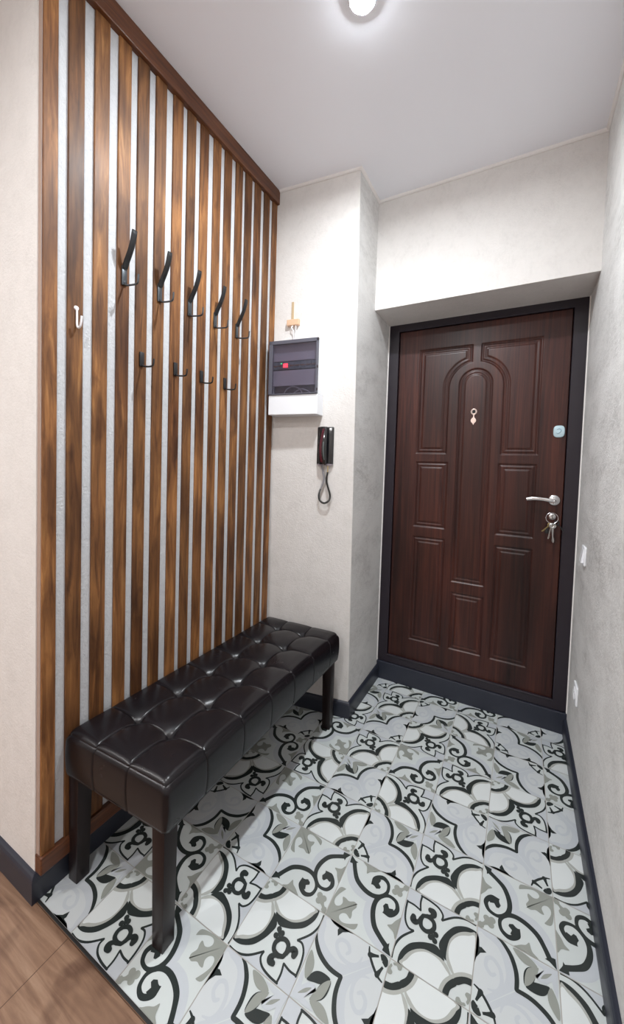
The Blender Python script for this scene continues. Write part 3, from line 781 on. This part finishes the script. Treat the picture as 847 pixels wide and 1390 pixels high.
# body: shell with an open tray front in the upper part
box(bm, (0, -FD, 0), (FW, 0, .100), .003)                      # plain white lower apron
box(bm, (0, -FD + .012, .100), (.010, 0, FH), .001); box(bm, (FW - .010, -FD + .012, .100), (FW, 0, FH), .001)
box(bm, (0.010, -FD + .012, FH - .010), (FW - .010, 0, FH), .001); box(bm, (.010, -.006, .100), (FW - .010, 0, FH - .010))
from_bm('housing', bm, 'white', fb)
bm = bmesh.new()
box(bm, (.010, -.064, .155), (FW - .010, -.058, .228)); box(bm, (.010, -.064, .276), (FW - .010, -.058, FH - .012)); box(bm, (.010, -.068, .150), (FW - .010, -.058, .156))
fp = from_bm('inner_cover', bm, 'pgrey', fb); fp['label'] = 'grey inner cover plate'
bm = bmesh.new(); box(bm, (.010, -.040, .101), (FW - .010, -.010, .155)); box(bm, (.010, -.056, .226), (FW - .010, -.044, .278)); from_bm('wiring_recess', bm, 'pdark', fb)
for k in range(8):
    bm = bmesh.new(); x = .014 + k * .0303
    box(bm, (x, -.068, .234), (x + .029, -.046, .270), .001)
    mo = from_bm('breaker', bm, 'pteal', fb)
    bm = bmesh.new(); box(bm, (x + .002, -.072, .247), (x + .027, -.067, .254), .001); from_bm('toggle', bm, 'prail' if k not in (2,) else 'pdark', mo)
bm = bmesh.new(); 
pts = []
box(bm, (.073, -.0745, .241), (.099, -.0725, .260), .001); rd = from_bm('relay_display', bm, 'red_led', fb); rd['label'] = 'glowing red digital display'
bm = bmesh.new(); lathe(bm, [(0, .002), (.003, .0015), (.0035, 0), (0, 0)], 12, Matrix.Translation((.061, -.069, .263)) @ Matrix.Rotation(math.radians(90), 4, 'X')); gr_ = from_bm('indicator_lamp', bm, 'green_led', fb); gr_['label'] = 'small green lamp'
for a0, a1, zz in ((.07, .18, .132), (.12, .23, .118)):
    bm = bmesh.new(); tube(bm, [Vector(p) for p in catmull([(a0, -.056, .102), (a0 + .018, -.058, zz), ((a0 + a1) / 2, -.060, zz + .014), (a1 - .018, -.058, zz), (a1, -.056, .102)], 6)], .003, 8); from_bm('cable', bm, 'cordg', fb, True)
lid = bmesh.new(); box(lid, (.004, -FD - .004, .104), (FW - .004, -FD - .001, FH - .002)); 
ld = from_bm('lid', lid, 'smoke', fb); ld['label'] = 'smoked see-through hinged lid'
bm = bmesh.new()
for a, b in (((0, -FD - .006, .101), (.020, -FD + .010, FH + .004)), ((FW - .012, -FD - .006, .101), (FW - .002, -FD + .010, FH + .004)), ((0, -FD - .006, FH - .014), (FW - .002, -FD + .010, FH + .004)), ((0, -FD - .006, .101), (FW - .002, -FD + .010, .106))): box(bm, a, b, .001)
from_bm('lid_rim', bm, 'smokeframe', ld)
for z in (.115, .225, FH - .01):
    bm = bmesh.new(); box(bm, (FW - .006, -FD - .009, z), (FW + .002, -FD - .002, z + .012), .002); from_bm('hinge', bm, 'pdark', fb)

# small terminal block with a stub of cable cover above the fuse box
TB = Vector((.135, far_y(.135, 2.03) - .0005, 2.045)); tb = empty('cable_terminal', TB, ANG)
tag(tb, 'small peach terminal block with an upright beige strip above the fuse box', 'cable terminal')
bm = bmesh.new(); box(bm, (-.034, -.022, -.010), (.034, 0, .020), .002); from_bm('block', bm, 'pale_wood', tb)
bm = bmesh.new(); box(bm, (-.016, -.006, .020), (-.002, .004, .115), .001); from_bm('cable_strip', bm, 'pale_strip', tb)
bm = bmesh.new(); tube(bm, [Vector(p) for p in catmull([(.000, -.014, -.010), (-.006, -.020, -.024), (.004, -.018, -.040), (.004, -.012, -.082)], 6)], .0026, 8)
tube(bm, [Vector(p) for p in catmull([(.014, -.014, -.010), (.018, -.018, -.030), (.012, -.014, -.082)], 6)], .0026, 8); from_bm('wire', bm, 'whitehook', tb, True)

# ------------------------------------------------------------------ intercom handset
IX = .325; IB = Vector((IX, far_y(IX, 1.41) - .001, 1.412)); ic = empty('intercom_handset', IB, ANG)
tag(ic, 'black wall intercom handset with a looped cord below the fuse box', 'intercom')
bm = bmesh.new(); box(bm, (-.044, -.016, -.097), (.044, 0, .098), .006, 3); from_bm('base_unit', bm, 'ibody', ic, True)
bm = bmesh.new()
def hs(i, n):
    w = .021; h = .013
    return [(w * math.copysign(abs(math.cos(a)) ** .5, math.cos(a)), h * math.copysign(abs(math.sin(a)) ** .5, math.sin(a))) for a in [2 * math.pi * k / 20 for k in range(20)]]
sweep(bm, [Vector(p) for p in catmull([(-.004, -.026, .094), (-.004, -.031, .070), (-.004, -.037, .035), (-.004, -.039, 0), (-.004, -.037, -.035), (-.004, -.031, -.070), (-.004, -.026, -.090)], 5)], hs, up=(1, 0, 0))
rc = from_bm('receiver', bm, 'ibody', ic, True)
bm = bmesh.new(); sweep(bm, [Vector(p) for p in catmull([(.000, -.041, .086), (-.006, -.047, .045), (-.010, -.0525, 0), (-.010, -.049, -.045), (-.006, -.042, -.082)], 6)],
    lambda i, n: [(.006, -.0008), (.006, .002), (-.006, .002), (-.006, -.0008)], up=(1, 0, 0)); from_bm('receiver_door_reflection', bm, 'ired_refl', rc, True)['label'] = 'dark maroon reflection of the door painted as a stripe'  # reflection of the door on the receiver, painted as a raised strip
bm = bmesh.new(); sweep(bm, [Vector(p) for p in catmull([(.009, -.040, .060), (.006, -.047, .030), (.004, -.0515, 0), (.005, -.0485, -.040), (.008, -.043, -.070)], 6)],
    lambda i, n: [(.0025, -.001), (.0025, .002), (-.0025, .002), (-.0025, -.001)], up=(1, 0, 0)); from_bm('receiver_grey_reflection', bm, 'igrey_refl', rc, True)  # grey reflection on the glossy receiver, painted as a thin strip
for x in (-.020, .024):
    bm = bmesh.new(); lathe(bm, [(0, .010), (.012, .009), (.019, .004), (.021, 0), (0, 0)], 24, Matrix.Translation((x, -.012, -.091)) @ Matrix.Rotation(math.pi, 4, 'X') @ Matrix.Diagonal((1, .55, 1.0, 1)))
    from_bm('end_cap', bm, 'isil', ic, True)['label'] = 'silvery rounded end'
cp = catmull([(-.012, -.020, -.098), (-.004, -.020, -.135), (.002, -.022, -.170), (-.012, -.020, -.210), (-.024, -.018, -.245), (-.020, -.018, -.275), (.004, -.018, -.292), (.030, -.018, -.278), (.036, -.018, -.248), (.022, -.016, -.205), (.012, -.014, -.170), (.018, -.016, -.135), (.019, -.016, -.100)], 16)
cp = [Vector(p) for p in cp]
def coil(pts, turns_per=.0042, R=.0042, r=.0016):
    L = [0]
    for a, b in zip(pts, pts[1:]): L.append(L[-1] + (b - a).length)
    n = int(L[-1] / turns_per * 9); out = []; j = 0
    for k in range(n):
        s = L[-1] * k / n
        while L[j + 1] < s: j += 1
        t = (s - L[j]) / (L[j + 1] - L[j]); c = pts[j].lerp(pts[j + 1], t); tg = (pts[j + 1] - pts[j]).normalized()
        u = Vector((0, 1, 0)); v = tg.cross(u).normalized(); a = 2 * math.pi * s / turns_per
        out.append(c + u * R * math.cos(a) + v * R * math.sin(a))
    bm = bmesh.new(); tube(bm, out, r, 5, up=(0, 0, 1)); return bm
n1 = int(len(cp) * .27); n2 = int(len(cp) * .92)
cg = from_bm('cord', coil(cp[:n1 + 1]), 'cordg', ic, True); cg['label'] = 'grey end of the coiled cord'
cb = from_bm('cord', coil(cp[n1:n2 + 1]), 'cord', ic, True); cb['label'] = 'black coiled cord loop'
bm = bmesh.new(); tube(bm, cp[n2:], .0022, 8); from_bm('cord_plug', bm, 'brass', ic, True)

# ------------------------------------------------------------------ switch and socket on the right wall
def plate(name, z, label, cat):
    e = empty(name, (W, 1.405, z)); tag(e, label, cat)
    bm = bmesh.new(); box(bm, (-.009, -.040, -.040), (-.0002, .040, .040), .0035, 3); from_bm('cover_plate', bm, 'white', e, True); return e
sw_ = plate('light_switch', .965, 'white light switch on the right wall beside the door handle', 'light switch')
bm = bmesh.new(); vs = [bm.verts.new(p) for p in ((-.009, -.026, .029), (-.009, .026, .029), (-.009, .026, -.029), (-.009, -.026, -.029), (-.0105, -.026, .029), (-.0105, .026, .029), (-.018, .026, -.029), (-.018, -.026, -.029))]
for f in ((0, 1, 2, 3), (4, 7, 6, 5), (0, 4, 5, 1), (3, 2, 6, 7), (0, 3, 7, 4), (1, 5, 6, 2)): bm.faces.new([vs[k] for k in f])
from_bm('rocker', bm, 'white', sw_)
so = plate('power_socket', .362, 'white power socket low on the right wall near the floor', 'power socket')
T = Matrix.Translation((-.009, 0, 0)) @ Matrix.Rotation(math.radians(-90), 4, 'Y')
bm = bmesh.new(); lathe(bm, [(.0215, .0008), (.0225, .002), (.026, .003), (.0275, .002), (.028, 0), (.0215, 0)], 36, T); from_bm('socket_ring', bm, 'white', so, True)
bm = bmesh.new()
for y in (-.0095, .0095): lathe(bm, [(0, .0013), (.0026, .0013), (.0026, 0), (0, 0)], 14, Matrix.Translation((0, y, 0)) @ T)
from_bm('contact_hole', bm, 'dark', so)

# ------------------------------------------------------------------ ceiling lamps
def make_lamp():
    e = empty('ceiling_lamp', (.722, .543, H))
    bm = bmesh.new(); lathe(bm, [(.0368, -.0002), (.0376, -.0088), (.0396, -.0092), (.0420, -.0065), (.0450, -.0002)], 48); from_bm('trim_ring', bm, 'lampring', e)
    bm = bmesh.new(); lathe(bm, [(0, -.018), (.010, -.0175), (.020, -.0155), (.029, -.0118), (.0345, -.007), (.0365, -.0015), (0, -.001)], 40); from_bm('diffuser', bm, 'lamp', e, True)
    return e
lp = make_lamp(); tag(lp, 'round white recessed ceiling lamp shining over the entrance', 'ceiling lamp')
LAMPS = [((.722, .543), (.92, .965, 1.0), 14), ((.70, -.60), (1, .98, .97), 8), ((-.75, -1.5), (1, .96, .93), 10), ((.3, -2.1), (1, .96, .94), 15), ((-1.8, -2.0), (1, .95, .92), 12)]  # the last three are unseen hall lamps, added as fill light
wh_ = ['above the camera', 'added unseen as fill light, in the hall left of the camera', 'added unseen as fill light, in the hall behind the camera', 'added unseen as fill light, at the far end of the hall']
for k, ((x, y), c, pw) in enumerate(LAMPS):
    if k:
        o = dup_tree(lp, (x, y, H)); tag(o, 'round white recessed ceiling lamp ' + wh_[k - 1], 'ceiling lamp')
    li = bpy.data.lights.new('lamp_light', 'AREA'); li.shape = 'DISK'; li.size = .075; li.energy = pw; li.color = c; li.spread = math.radians(170)
    lo_ = bpy.data.objects.new('lamp_light', li); COL.objects.link(lo_); lo_.location = (x, y, H - .020)

# ------------------------------------------------------------------ world, camera, colour management
w = bpy.data.worlds.new('World'); S.world = w; w.use_nodes = True
w.node_tree.nodes['Background'].inputs[0].default_value = (.9, .9, 1, 1); w.node_tree.nodes['Background'].inputs[1].default_value = .3
CX, CY, CZ = 1.20907, -.56601, 1.31709
RX, RY, RZ, FOC = -.03827274, .03103195, .50328175, 514.6049
F = Vector((-math.sin(RZ) * math.cos(RX), math.cos(RZ) * math.cos(RX), math.sin(RX)))
Rt = Vector((math.cos(RZ), math.sin(RZ), 0)); U = Rt.cross(F)
R2 = Rt * math.cos(RY) + U * math.sin(RY); U2 = -Rt * math.sin(RY) + U * math.cos(RY)
cam = bpy.data.cameras.new('camera'); co = bpy.data.objects.new('camera', cam); COL.objects.link(co)
mw = Matrix(((R2.x, U2.x, -F.x, CX), (R2.y, U2.y, -F.y, CY), (R2.z, U2.z, -F.z, CZ), (0, 0, 0, 1)))
co.matrix_world = mw
cam.sensor_fit = 'VERTICAL'; cam.sensor_height = 36; cam.sensor_width = 36
cam.lens = FOC * 36 / 1390; cam.shift_y = -45 / 1390; cam.clip_start = .02
S.camera = co
vs = S.view_settings; vs.view_transform = 'Standard'; vs.look = 'None'; vs.gamma = 1; vs.use_curve_mapping = False; vs.exposure = .5
S.cycles.max_bounces = 10; S.cycles.diffuse_bounces = 6; S.cycles.transparent_max_bounces = 12
S.cycles.sample_clamp_indirect = 8; S.cycles.use_denoising = True
